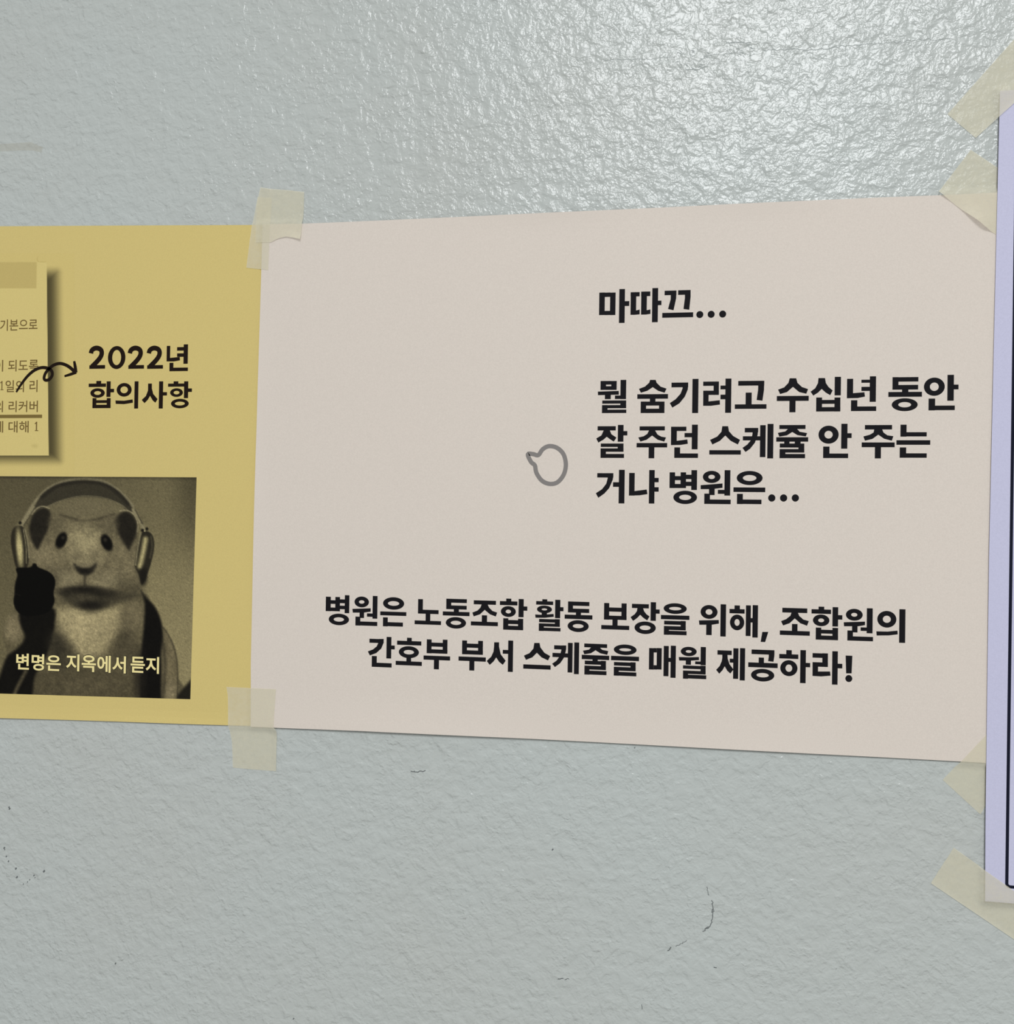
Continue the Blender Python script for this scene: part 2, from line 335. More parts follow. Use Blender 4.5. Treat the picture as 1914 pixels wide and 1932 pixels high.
VA = (1100, 520, 4.39); VD = (1440, 690, 4.785)
LINES = [
 [(VA, """b 137 144 272 330 183 180 227 296;r 302 115 349 395;r 349 215 386 255
r 397 141 472 176;r 397 141 443 327;p 397 292 443 292 472 284 472 324 430 328 397 328
r 484 136 560 174;r 484 136 531 326;p 484 290 531 290 561 283 561 320 520 326 484 326;r 575 107 623 389;r 623 211 652 248
r 678 128 776 165;p 730 128 776 128 774 190 752 290 706 280 728 200;r 790 124 893 162;p 846 124 893 124 893 180 882 286 834 280 846 190;r 658 310 914 350
d 969 326 29;d 1063 324 29;d 1158 322 29""")],
 [(VA, """b 148 875 282 949 194 905 237 918;p 126 963 299 957 300 988 127 992;r 184 985 233 1025;r 313 866 360 1025;r 267 995 316 1024
r 162 1036 360 1062;r 312 1036 360 1100;r 160 1074 360 1100;r 160 1074 206 1140;r 160 1112 361 1140
p 558 866 604 866 612 890 645 922 694 938 678 972 625 956 580 926 535 956 482 972 466 940 515 922 550 890;r 452 984 706 1022;r 556 1020 602 1050;b 480 1045 677 1140 525 1078 632 1104
r 735 888 873 927;p 827 888 873 888 870 945 845 1005 800 1060 742 1095 721 1058 770 1025 810 980 827 935;r 907 858 957 1140
r 997 880 1127 915;r 1083 880 1127 990;r 997 955 1127 990;r 997 955 1042 1080;p 997 1044 1042 1044 1134 1034 1136 1070 1060 1080 997 1080;r 1180 855 1229 1138;r 1140 913 1184 944;r 1140 988 1184 1026
r 1287 874 1502 913;p 1453 874 1502 874 1500 950 1487 1038 1439 1032 1451 950;r 1348 971 1398 1070;r 1258 1068 1520 1105"""),
  (VD, """p 240 116 298 116 310 158 350 195 405 213 390 255 325 240 269 193 215 240 153 258 135 218 190 198 228 158;r 123 275 411 320;r 237 315 292 422
p 499 114 558 114 566 160 590 195 627 226 605 268 565 245 528 212 495 245 452 272 428 237 470 205 494 160;r 645 103 701 270;r 478 289 531 415;r 643 289 696 415;r 478 311 696 346;r 478 376 696 415
r 756 121 811 295;p 756 255 811 250 913 242 918 281 850 294 756 296;r 961 98 1017 328;r 886 129 965 156;r 886 193 965 230;r 792 314 849 411;r 792 370 1019 411
r 1166 106 1399 146;r 1166 106 1220 218;r 1166 176 1397 218;r 1252 210 1309 245;r 1128 239 1431 283;o 1276 354 117 58 58 24
o 1543 192 94 82 40 38;r 1661 85 1719 318;r 1715 173 1761 216;r 1491 299 1550 405;r 1491 362 1727 403""")],
 [(VA, """r 124 1249 274 1284;p 175 1282 225 1282 238 1315 280 1343 258 1376 225 1355 200 1336 172 1360 130 1384 113 1350 155 1325;r 291 1238 338 1377;r 335 1289 370 1325;r 150 1392 338 1420;r 290 1392 338 1460;r 148 1432 338 1460;r 148 1432 193 1511;r 148 1478 342 1511
r 471 1250 680 1284;p 550 1282 598 1282 620 1318 650 1335 690 1342 675 1376 620 1360 575 1326 530 1360 478 1376 460 1342 505 1332 535 1312;r 446 1388 699 1424;r 546 1420 593 1514
r 731 1253 858 1288;r 731 1253 779 1403;p 731 1370 779 1370 866 1358 870 1394 810 1403 731 1405;r 903 1236 952 1440;r 843 1305 907 1340;r 758 1424 806 1511;r 758 1474 954 1511
p 1155 1249 1203 1249 1210 1290 1245 1330 1302 1362 1284 1400 1225 1370 1180 1326 1135 1370 1073 1400 1054 1362 1112 1335 1148 1295;r 1047 1447 1308 1483
r 1341 1263 1452 1300;p 1405 1263 1452 1263 1448 1320 1425 1385 1385 1435 1347 1462 1322 1428 1362 1400 1395 1360 1405 1310;r 1325 1332 1470 1366;r 1467 1240 1513 1504;r 1528 1230 1577 1515"""),
  (VD, """r 146 537 382 573;p 225 571 305 571 330 598 397 610 385 640 310 628 263 600 215 630 146 642 133 608 200 595;r 118 647 406 687;r 190 685 238 708;r 285 685 338 708;r 150 704 371 740;r 318 704 371 785;r 148 754 371 785;r 148 754 201 836;r 148 798 378 836
o 590 624 91 81 37 35;r 704 526 760 750;r 756 611 798 654;r 541 731 598 835;r 541 794 766 835
r 917 537 1162 577;p 1002 574 1072 574 1085 605 1120 630 1174 638 1160 678 1090 660 1038 624 985 662 918 678 904 640 960 625 995 605;r 888 694 1185 737;r 1007 734 1062 838
r 1238 534 1293 642;r 1238 602 1474 640;r 1201 674 1506 715;r 1231 739 1289 832;r 1231 792 1474 832""")],
 [(VA, """r 121 1637 254 1673;p 207 1637 254 1637 250 1690 220 1760 180 1805 130 1840 109 1803 160 1770 195 1725 207 1680;r 299 1609 347 1887;r 251 1712 303 1750
r 384 1635 430 1822;p 384 1785 430 1785 530 1772 536 1810 470 1820 384 1822;r 549 1611 595 1888;r 592 1676 629 1712;r 592 1753 629 1790
r 719 1630 764 1760;r 810 1630 855 1760;r 719 1661 855 1695;r 719 1726 855 1760;r 899 1612 946 1776;r 852 1650 902 1686;r 852 1708 902 1743;o 848 1837 98 55 50 22
o 1067 1668 73 50 27 18;p 976 1736 1157 1722 1157 1758 1066 1769 976 1769;r 1045 1763 1092 1818;r 1173 1612 1221 1822;r 1118 1775 1177 1808;r 1006 1806 1053 1890;r 1006 1855 1224 1892
o 1381 1677 107 58 56 25;r 1247 1755 1510 1793;r 1276 1808 1325 1892;r 1276 1855 1479 1892
d 1564 1842 30;d 1662 1842 30;d 1759 1842 30""")],
 [((600, 1110, 6.38), """r 103 99 163 272;r 217 102 273 272;r 103 141 273 185;r 103 229 273 272;r 331 81 386 297;r 270 131 334 177;r 270 207 334 249;o 260 372 122 69 62 26
o 535 162 87 65 33 21;p 422 245 643 238 643 278 560 290 428 290;r 509 283 563 355;r 666 90 724 363;r 598 300 670 340;r 459 338 518 445;r 459 398 722 447
o 918 180 127 75 68 28;r 757 280 1071 326;r 790 347 848 455;r 790 406 1030 455
r 1212 128 1270 300;r 1212 257 1459 305;r 1303 300 1359 390;r 1170 388 1488 434
r 1551 126 1799 172;r 1551 126 1611 248;r 1551 205 1797 251;r 1642 248 1703 290;r 1509 280 1831 328;o 1667 413 122 69 63 25"""),
  ((880, 1110, 6.38), """r 95 145 362 193;p 190 190 262 190 280 230 320 270 377 290 360 337 290 310 227 257 170 310 95 335 78 290 140 265 175 230;r 192 322 255 404;r 60 400 385 448
r 485 122 547 158;r 409 154 620 201;o 511 277 90 65 32 23;r 634 127 695 345;r 692 216 739 267;r 449 358 510 494;r 627 364 689 498;r 449 380 689 428;r 449 449 689 498
r 919 130 979 162;r 845 154 1050 196;o 945 251 90 46 33 12;r 912 290 975 320;p 833 312 912 316 1055 306 1057 340 950 352 838 351;r 1073 136 1135 357;r 1132 225 1174 273;r 880 369 1130 408;r 1070 369 1130 455;r 877 422 1130 458;r 877 422 938 510;r 877 472 1138 512
r 1228 159 1485 208;r 1228 159 1288 288;r 1228 243 1483 291;r 1323 286 1384 325;r 1187 318 1521 368;o 1350 452 127 71 65 25"""),
  ((1130, 1120, 6.38), """r 66 111 128 310;r 275 116 337 314;r 66 166 337 215;r 66 264 337 312;r 167 308 229 385;r 32 380 369 430
r 401 123 605 173;p 468 170 535 170 548 210 575 245 613 272 585 320 540 290 500 252 465 290 415 326 385 280 435 245 460 210;r 626 101 690 325;r 687 189 735 239;o 560 408 128 75 66 28
o 921 178 139 64 74 20;r 749 259 1092 309;r 788 327 1048 372;r 987 327 1048 436;r 785 390 1048 436;r 785 390 846 492;r 785 446 1058 494
o 1328 218 102 83 41 34;p 1206 320 1445 315 1447 358 1360 372 1212 372;r 1294 368 1360 496;r 1465 126 1531 513
r 1634 140 1699 188;r 1574 184 1756 236;o 1665 344 86 94 31 41;r 1770 139 1829 507;r 1825 292 1855 345"""),
  ((1420, 1130, 6.38), """r 0 73 65 462;p 118 394 190 394 152 516 98 513
r 358 108 658 164;p 470 160 545 160 560 200 610 245 677 265 655 320 575 290 508 232 445 290 368 316 343 265 405 240 455 200;r 474 299 541 386;r 328 382 688 435
r 794 91 862 128;r 709 124 944 176;o 825 255 99 70 36 23;r 961 97 1029 329;r 1026 193 1080 246;r 760 342 826 487;r 960 346 1028 490;r 760 369 1028 415;r 760 439 1028 490
o 1223 188 101 71 37 23;p 1096 278 1352 270 1352 312 1270 326 1100 326;r 1196 320 1262 400;r 1373 110 1444 411;r 1299 340 1377 382;r 1140 377 1207 497;r 1140 450 1448 502
o 1614 242 115 100 48 43;p 1488 387 1620 390 1742 379 1745 423 1640 436 1492 437;r 1763 122 1836 525""")],
 [((680, 1190, 6.38), """r 117 96 289 144;p 232 96 289 96 284 150 260 210 200 265 122 294 98 245 160 222 205 185 225 140;r 322 72 380 331;r 377 175 422 221;r 145 301 205 431;r 145 384 384 435
r 569 82 626 124;r 449 121 741 170;o 591 255 121 72 62 27;r 561 322 618 370;r 432 365 747 414
r 806 101 864 268;r 998 105 1055 272;r 806 141 1055 189;r 806 222 1055 270;r 767 300 1087 350;r 892 345 953 461
r 1231 114 1290 280;r 1423 119 1481 285;r 1231 153 1481 202;r 1231 234 1481 283;r 1188 312 1516 363;r 1318 358 1378 475
p 1617 136 1676 136 1676 190 1695 280 1755 358 1720 407 1675 370 1641 318 1610 365 1563 408 1527 360 1580 310 1608 250 1615 190;r 1783 115 1843 492;r 1720 228 1787 274"""),
  ((970, 1195, 6.38), """p 248 112 312 112 322 165 370 230 440 270 414 322 335 285 280 230 225 285 148 315 124 264 190 235 238 180;r 115 375 445 427
r 487 142 632 190;p 575 142 632 142 628 210 605 290 560 355 496 402 463 362 515 325 555 270 573 200;r 467 234 655 284;r 651 111 708 467;r 727 106 786 487
r 849 123 1124 168;p 930 166 1035 166 1065 195 1138 210 1125 255 1040 235 985 200 930 235 850 248 833 205 905 192;r 818 260 1149 312;r 948 308 1012 335;r 855 328 1110 373;r 1048 328 1110 435;r 851 388 1110 434;r 851 388 911 492;r 851 447 1116 494
o 1341 194 137 63 72 18;r 1170 272 1507 325;r 1206 345 1467 388;r 1404 345 1467 450;r 1204 403 1467 448;r 1204 403 1264 505;r 1204 462 1475 508"""),
  ((1210, 1200, 9.114), """b 137 203 355 571 218 278 270 497;r 388 166 474 685;r 508 162 597 713;r 470 370 512 440
o 819 261 137 80 52 23;p 648 356 820 360 995 356 996 408 860 418 655 416;r 768 410 858 488;r 1023 184 1113 497;r 930 432 1027 480;r 720 506 1110 562;r 1022 506 1110 650;r 720 594 1110 650;r 720 594 808 728;r 720 663 1120 728
r 1312 243 1558 319;p 1395 315 1485 315 1490 390 1520 480 1588 570 1533 638 1480 590 1437 515 1400 580 1343 642 1290 575 1350 510 1385 430 1395 370;r 1523 385 1587 452;r 1583 206 1671 730;r 1697 204 1785 758"""),
  ((1400, 1210, 8.7), """r 158 135 534 210;p 442 140 534 145 532 240 518 330 430 320 440 250;r 275 261 362 354;r 103 348 586 425;o 340 550 191 103 101 36
r 727 140 818 212;r 612 207 925 280;o 770 435 141 130 55 60;r 956 140 1047 680;r 1043 350 1119 420
r 1158 192 1410 266;r 1318 192 1410 412;r 1158 340 1410 412;r 1158 340 1248 560;p 1158 490 1248 490 1445 490 1453 558 1300 570 1158 562;r 1479 158 1570 705;r 1566 363 1646 438
p 1700 228 1810 232 1798 520 1708 520;d 1752 605 57""")],
]
for line in LINES:
    k = Ink(HW + 0.05)
    for view, text in line: k.frame(*view); k.draw(text)
    k.build('printed_text', M_INK, white)

# speech balloon printed below the empty picture field of the white poster
k = Ink(HW + 0.05); k.frame(600, 460, 3.39)
balloon = [1345, 1347, 1380, 1346, 1412, 1352, 1440, 1315, 1480, 1295, 1530, 1305, 1572, 1345, 1588, 1410, 1575, 1475, 1535, 1525, 1485, 1536, 1435, 1515, 1400, 1465, 1390, 1418, 1366, 1396]
k.stroke(27, balloon, 5, True)
tag(k.build('speech_balloon', M_GREYINK, white), 'grey outlined speech balloon')

# yellow poster: heading
V1 = (0, 400, 3.828)
for text in ("""s 32 661 1022 668 1000 688 986 712 985 734 998 739 1024 728 1052 704 1082 668 1118;r 650 1107 763 1133;o 847 1052 63 83 32 55
s 32 942 1022 949 1000 969 986 993 985 1015 998 1020 1024 1009 1052 985 1082 949 1118;r 931 1107 1044 1133
s 32 1079 1022 1086 1000 1106 986 1130 985 1152 998 1157 1024 1146 1052 1122 1082 1086 1118;r 1067 1107 1181 1133
r 1208 968 1233 1078;p 1208 1055 1233 1055 1302 1048 1304 1072 1260 1080 1208 1080;r 1330 957 1361 1097;r 1283 977 1333 1002;r 1283 1022 1333 1047;r 1228 1090 1256 1150;r 1228 1125 1361 1150""",
"""r 700 1221 735 1245;r 645 1240 770 1264;o 709 1308 52 34 25 14;r 774 1224 803 1336;r 800 1278 828 1303;r 672 1345 700 1415;r 775 1345 803 1415;r 672 1360 803 1380;r 672 1393 803 1417
o 901 1285 54 49 27 25;p 838 1362 900 1364 962 1354 964 1378 900 1388 840 1386;r 975 1224 1003 1420
p 1074 1240 1101 1240 1101 1275 1111 1315 1142 1352 1126 1378 1106 1360 1088 1328 1072 1356 1048 1381 1028 1358 1058 1330 1073 1290;r 1152 1224 1181 1420;r 1178 1302 1210 1326
r 1258 1224 1292 1245;r 1218 1240 1338 1262;o 1279 1305 46 31 21 13;r 1333 1224 1363 1345;r 1360 1275 1390 1300;o 1303 1384 64 34 36 14"""):
    k = Ink(HY + 0.07); k.frame(*V1); k.draw(text); k.build('printed_text', M_BROWNINK, yellow)

# small print set with the default face (its fallback carries Hangul)
def set_type(name, text, view, box, m, parent, h, weight):
    cu = bpy.data.curves.new('type', 'FONT'); cu.body = text; cu.offset = weight; cu.resolution_u = 4
    ob = bpy.data.objects.new('type', cu); COL.objects.link(ob)
    bpy.context.view_layer.update()
    me = ob.to_mesh(); vs = [tuple(v.co) for v in me.vertices]; fs = [tuple(p.vertices) for p in me.polygons]
    ob.to_mesh_clear(); bpy.data.objects.remove(ob); bpy.data.curves.remove(cu)
    a = np.array(vs); lo_, hi_ = a.min(0), a.max(0)
    ox, oy, s = view; x0, y0, x1, y1 = box
    c = pl(ox + (x0 + x1) / 2 / s, oy + (y0 + y1) / 2 / s)
    l = pl(ox + x0 / s, oy + (y0 + y1) / 2 / s); r = pl(ox + x1 / s, oy + (y0 + y1) / 2 / s)
    t = pl(ox + (x0 + x1) / 2 / s, oy + y0 / s); b = pl(ox + (x0 + x1) / 2 / s, oy + y1 / s)
    sx = (r[0] - l[0]) / (hi_[0] - lo_[0]); sy = (b[1] - t[1]) / (hi_[1] - lo_[1])
    out = [wp(c[0] + (v[0] - (lo_[0] + hi_[0]) / 2) * sx, c[1] - (v[1] - (lo_[1] + hi_[1]) / 2) * sy, h) for v in vs]
    return mesh(name, out, fs, m, parent)

# ------------------------------------------------------------------ flat prints painted by shape (toner tones on the yellow sheet)
def pdist(X, Y, poly):                             # signed distance, negative inside
    p = np.asarray(poly, float).reshape(-1, 2); n = len(p)
    d = np.full(X.shape, 1e18); ins = np.zeros(X.shape, bool)
    for i in range(n):
        a, b = p[i], p[(i + 1) % n]; e = b - a
        t = np.clip(((X - a[0]) * e[0] + (Y - a[1]) * e[1]) / (e @ e + 1e-9), 0, 1)
        d = np.minimum(d, (X - a[0] - t * e[0]) ** 2 + (Y - a[1] - t * e[1]) ** 2)
        if a[1] != b[1]:
            c = ((a[1] > Y) != (b[1] > Y)) & (X < (b[0] - a[0]) * (Y - a[1]) / (b[1] - a[1]) + a[0]); ins ^= c
    d = np.sqrt(d); return np.where(ins, -d, d)
def ldist(X, Y, pts):
    p = np.asarray(pts, float).reshape(-1, 2); d = np.full(X.shape, 1e18)
    for i in range(len(p) - 1):
        a, b = p[i], p[i + 1]; e = b - a
        t = np.clip(((X - a[0]) * e[0] + (Y - a[1]) * e[1]) / (e @ e + 1e-9), 0, 1)
        d = np.minimum(d, (X - a[0] - t * e[0]) ** 2 + (Y - a[1] - t * e[1]) ** 2)
    return np.sqrt(d)
def sstep(x): x = np.clip(x, 0, 1); return x * x * (3 - 2 * x)
class Paint:
    def __init__(self, X, Y, base): self.X, self.Y = X, Y; self.C = np.empty(X.shape + (3,)); self.C[:] = base
    def lay(self, mask, c): self.C += mask[..., None] * (np.asarray(c, float) - self.C)
    def poly(self, pts, c, soft=8, a=1.0):
        q = np.asarray(pts, float).reshape(-1, 2)
        if len(q) > 5: q = spline(q, 4, True)
        self.lay(a * sstep(0.5 - pdist(self.X, self.Y, q) / (2 * soft)), c)
    def line(self, pts, w, c, soft=5, a=1.0):
        q = np.asarray(pts, float).reshape(-1, 2)
        if len(q) > 2: q = spline(q, 6)
        self.lay(a * sstep(0.5 - (ldist(self.X, self.Y, q) - w / 2) / (2 * soft)), c)
    def oval(self, x, y, rx, ry, c, soft=0.25, a=1.0, rot=0.0):
        cr, sr = math.cos(rot), math.sin(rot); dx, dy = self.X - x, self.Y - y
        r = np.hypot((dx * cr + dy * sr) / rx, (-dx * sr + dy * cr) / ry)
        self.lay(a * sstep(0.5 - (r - 1) / (2 * soft)), c)
def grid_print(name, corners, nu, nv, view, h, painter, parent, m):
    tl, tr, br, bl = [pl(view[0] + x / view[2], view[1] + y / view[2]) for x, y in corners]
    g = coons([tl, tr], [tr, br], [bl, br], [tl, bl], nu, nv)
    q = np.einsum('ij,vuj->vui', H, np.concatenate([g, np.ones(g.shape[:2] + (1,))], 2)); q = q[..., :2] / q[..., 2:]
    X = (q[..., 0] - view[0]) * view[2]; Y = (q[..., 1] - view[1]) * view[2]
    col = lin(np.clip(painter(X, Y), 0, 255)) * KA
    vs = [wp(x, y, h) for x, y in g.reshape(-1, 2)]; n1 = nu + 1
    fs = [(j * n1 + i, (j + 1) * n1 + i, (j + 1) * n1 + i + 1, j * n1 + i + 1) for j in range(nv) for i in range(nu)]
    o = mesh(name, vs, fs, m, parent)
    at = o.data.color_attributes.new('print', 'FLOAT_COLOR', 'POINT')
    at.data.foreach_set('color', np.concatenate([col.reshape(-1, 3), np.ones((len(vs), 1))], 1).astype(np.float32).ravel())
    return o

def vnoise(X, Y, cell):                            # smooth value noise
    t = rng.random((64, 64)); x, y = X / cell, Y / cell
    xi, yi = np.floor(x).astype(int), np.floor(y).astype(int); u, v = sstep(x - xi), sstep(y - yi)
    g_ = lambda i, j: t[(yi + j) % 64, (xi + i) % 64]
    return (g_(0, 0) * (1 - u) + g_(1, 0) * u) * (1 - v) + (g_(0, 1) * (1 - u) + g_(1, 1) * u) * v - 0.5
def hamster(X, Y):
    t = np.clip(0.10 + 0.42 * (Y - 75) / 1500 + 0.30 * np.clip((X - 500) / 600, -0.3, 1) + 0.25 * sstep((Y - 350) / 500) * (X > 1000), 0, 1)
    base = np.array([92, 84, 58.]) + t[..., None] * np.array([50, 46, 31.])
    base -= (sstep((X - 1150) / 220) * sstep(1 - (Y - 75) / 800))[..., None] * np.array([26, 24, 17.])
    P = Paint(X, Y, base)
    P.oval(600, 300, 260, 90, (116, 106, 76), 0.5, 0.8)
    P.line([150, 410, 240, 262, 330, 165, 450, 108, 590, 90, 720, 106, 835, 170, 935, 275], 20, (132, 122, 90), 9)
    P.poly([245, 290, 300, 195, 380, 138, 480, 108, 600, 100, 720, 115, 800, 150, 870, 210, 938, 305, 900, 316, 850, 268, 760, 232, 660, 215, 570, 213, 470, 230, 390, 256, 320, 288, 260, 306], (62, 57, 42), 7)
    P.line([300, 215, 400, 142, 500, 116, 600, 108, 720, 122, 820, 178, 900, 262], 26, (42, 38, 29), 12, 0.75)
    P.line([262, 300, 330, 284, 400, 252, 480, 226, 570, 209, 670, 211, 770, 231, 860, 272, 905, 314], 6, (128, 118, 86), 5, 0.7)
    P.line([236, 288, 205, 335, 158, 410], 26, (136, 126, 92), 7); P.line([248, 290, 215, 345, 172, 412], 7, (74, 67, 48), 4)
    P.line([938, 302, 975, 365, 1012, 438], 24, (136, 126, 92), 7); P.line([952, 302, 1004, 405], 7, (74, 67, 48), 4)
    # trunk
    P.poly([130, 960, 60, 1070, 25, 1160, 32, 1240, 55, 1310, 18, 1420, -40, 1520, -60, 1660, 1255, 1660, 1250, 1480, 1240, 1330, 1205, 1220, 1150, 1130, 1115, 1040, 1060, 950, 990, 880, 600, 820, 300, 850], (98, 89, 62), 10)
    P.poly([420, 980, 560, 1000, 640, 1040, 740, 985, 860, 985, 880, 1090, 805, 1220, 720, 1320, 620, 1340, 520, 1290, 435, 1180, 395, 1060], (158, 144, 102), 55)
    P.oval(620, 1120, 150, 110, (166, 151, 108), 0.7, 0.6)
    P.poly([60, 1060, 120, 1030, 165, 1100, 150, 1200, 100, 1235, 40, 1190], (126, 114, 82), 32)
    P.oval(930, 1060, 80, 150, (116, 105, 75), 0.6, 0.8)
    P.oval(880, 1290, 90, 150, (74, 67, 48), 0.7, 0.7); P.oval(440, 1340, 90, 130, (64, 58, 42), 0.7, 0.8)
    P.poly([250, 1440, 600, 1420, 985, 1450, 1000, 1660, 200, 1660], (84, 76, 53), 36)
    P.oval(620, 1540, 220, 70, (94, 85, 60), 0.8, 0.8)
    P.poly([990, 868, 1035, 925, 1090, 985, 1130, 1075, 1146, 1200, 1132, 1330, 1140, 1660, 1000, 1660, 985, 1420, 1000, 1250, 1015, 1100, 1018, 960], (20, 18, 14), 15)
    P.oval(985, 1480, 40, 170, (40, 36, 27), 0.8, 0.7)
    P.poly([1150, 1130, 1205, 1220, 1238, 1330, 1250, 1500, 1250, 1660, 1150, 1660, 1135, 1500, 1150, 1330, 1160, 1220], (112, 101, 71), 16)
    P.oval(1200, 1570, 38, 70, (134, 121, 88), 0.7, 0.7)
    P.line([1150, 1130, 1205, 1220, 1240, 1335, 1250, 1480, 1246, 1640], 8, (66, 60, 43), 7, 0.8)
    P.line([1150, 1250, 1160, 1400, 1145, 1640], 22, (56, 51, 37), 16, 0.6)
    P.poly([1250, 1600, 1345, 1490, 1365, 1660, 1235, 1665], (36, 33, 24), 16)
    # arm
    P.poly([160, 1000, 372, 990, 388, 1100, 370, 1200, 345, 1290, 325, 1340, 250, 1470, 200, 1660, -40, 1660, 10, 1450, 55, 1330, 130, 1270, 178, 1195, 145, 1100], (21, 19, 14), 17)
    P.line([185, 1435, 140, 1520, 95, 1620], 24, (92, 83, 59), 13, 0.9)
    P.oval(395, 1240, 60, 80, (48, 44, 33), 0.8, 0.7)
    # head
    P.poly([335, 352, 420, 345, 480, 354, 560, 376, 640, 377, 740, 352, 830, 336, 950, 420, 985, 620, 1000, 740, 990, 840, 930, 925, 780, 965, 650, 1005, 520, 970, 400, 930, 330, 850, 260, 740, 215, 640, 200, 520, 235, 420], (108, 98, 70), 8)
    P.line([430, 340, 490, 358, 560, 378, 640, 379, 740, 354, 800, 336], 14, (70, 63, 45), 11, 0.85)
    P.oval(600, 460, 200, 70, (118, 108, 77), 0.7, 0.9); P.oval(600, 575, 110, 130, (158, 145, 104), 0.75); P.oval(600, 640, 140, 50, (140, 128, 92), 0.7, 0.7)
    P.oval(325, 620, 100, 80, (134, 122, 88), 0.7, 0.8); P.oval(860, 640, 100, 110, (124, 113, 81), 0.7, 0.8)
    P.oval(470, 790, 100, 60, (134, 123, 90), 0.7, 0.8); P.oval(740, 800, 120, 65, (132, 121, 88), 0.7, 0.8)
    P.oval(545, 640, 40, 60, (112, 102, 74), 0.8, 0.6); P.oval(665, 640, 40, 60, (112, 102, 74), 0.8, 0.6)
    P.oval(900, 870, 100, 60, (88, 80, 57), 0.8, 0.8); P.oval(360, 800, 60, 90, (88, 80, 58), 0.8, 0.6)
    P.poly([420, 885, 500, 860, 590, 835, 700, 862, 860, 905, 960, 900, 800, 960, 660, 1008, 570, 985, 450, 930], (58, 53, 39), 40, 0.9)
    P.oval(600, 862, 130, 22, (28, 25, 19), 0.8, 0.85); P.oval(740, 890, 90, 24, (34, 31, 23), 0.9, 0.7); P.oval(640, 975, 90, 26, (28, 25, 20), 0.8, 0.8); P.oval(470, 880, 60, 24, (40, 36, 27), 0.9, 0.6)
    P.oval(600, 920, 70, 16, (84, 76, 56), 0.9, 0.6)
    P.poly([212, 420, 238, 335, 300, 292, 348, 308, 362, 372, 340, 445, 300, 520, 268, 580, 238, 545, 214, 480], (40, 36, 27), 15)
    P.poly([806, 390, 845, 332, 890, 316, 935, 342, 966, 400, 962, 470, 935, 535, 908, 588, 868, 530, 830, 460], (40, 36, 27), 18)
    P.oval(400, 390, 50, 60, (104, 95, 68), 0.7, 0.8); P.oval(770, 410, 55, 70, (102, 93, 67), 0.7, 0.8)
    P.line([228, 335, 262, 295, 305, 280, 350, 294], 7, (160, 148, 110), 5, 0.9); P.line([845, 312, 900, 310, 945, 340, 970, 400, 968, 460], 7, (160, 148, 110), 5, 0.9)
    P.oval(434, 518, 36, 60, (18, 16, 12), 0.3, 1, 0.42); P.oval(752, 534, 36, 62, (18, 16, 12), 0.3, 1, -0.45)
    P.oval(446, 500, 12, 12, (66, 60, 46), 0.8, 0.7); P.oval(742, 515, 12, 14, (66, 60, 46), 0.8, 0.7)
    P.line([400, 560, 420, 585], 8, (70, 64, 46), 10, 0.5)
    P.poly([520, 680, 560, 702, 600, 712, 640, 702, 680, 680, 660, 735, 612, 762, 570, 752, 538, 725], (46, 42, 32), 16)
    P.oval(600, 690, 40, 14, (104, 95, 70), 0.8, 0.7); P.oval(598, 735, 40, 20, (26, 23, 18), 0.8, 0.8)
    P.line([600, 755, 598, 800, 597, 845], 16, (56, 51, 38), 13, 0.8)
    for w in ([380, 712, 480, 702, 545, 700], [760, 730, 860, 740, 960, 720], [390, 700, 300, 690, 240, 700], [420, 740, 330, 760, 280, 800]): P.line(w, 2, (160, 148, 112), 4, 0.4)
    fur = 0.10 * vnoise(X, Y, 34) + 0.16 * vnoise(X + 0.4 * Y, Y - 0.4 * X, 15) + 0.10 * vnoise(X, Y, 70)
    P.C *= (1 + fur * sstep(0.5 - pdist(X, Y, [200, 350, 1000, 350, 1000, 900, 1250, 1250, 1250, 1660, -60, 1660, 30, 1150, 200, 800]) / 60))[..., None]
    # headphone cups
    P.poly([92, 445, 128, 415, 165, 425, 182, 470, 202, 580, 206, 655, 188, 712, 122, 712, 95, 620, 80, 520], (50, 45, 32), 6)
    P.oval(142, 575, 22, 125, (186, 172, 116), 0.65, 1, -0.08); P.line([180, 440, 200, 540, 207, 640], 8, (136, 126, 92), 5)
    P.line([168, 440, 186, 560, 190, 680], 6, (148, 138, 100), 4, 0.8)
    P.poly([1000, 462, 1045, 458, 1076, 490, 1086, 560, 1070, 650, 1040, 750, 1000, 832, 980, 770, 950, 700, 955, 640, 972, 550], (46, 42, 30), 6)
    P.line([1024, 510, 1008, 600, 985, 700], 30, (186, 172, 116), 20); P.line([990, 470, 970, 580, 955, 690], 8, (136, 126, 92), 5)
    P.line([1062, 490, 1070, 560, 1056, 640], 8, (92, 84, 60), 9, 0.8); P.oval(1010, 770, 26, 60, (30, 27, 20), 0.6, 0.9)
    for x, y in ((1003, 448), (1034, 438), (146, 396)): P.oval(x, y, 11, 11, (30, 27, 20), 0.4)
    P.oval(1018, 452, 5, 5, (170, 158, 116), 0.6)
    # raised gloved paw
    P.poly([120, 712, 215, 706, 236, 680, 258, 684, 272, 706, 340, 735, 380, 770, 393, 820, 380, 885, 386, 950, 352, 1012, 280, 1042, 175, 1046, 120, 1010, 99, 950, 106, 890, 110, 820, 126, 760], (13, 12, 9), 6)
    P.line([106, 890, 150, 905], 4, (30, 27, 21), 4); P.line([125, 770, 106, 850, 108, 900], 4, (60, 55, 40), 5, 0.6)
    P.C *= (0.78 + 0.22 * sstep((Y - 70 - X * 0.006) / 26))[..., None]
    g = rng.normal(0, 1, X.shape); P.C *= (1 + 0.05 * g)[..., None]
    C = 255 * (np.clip(P.C, 1, 255) / 255) ** 1.10
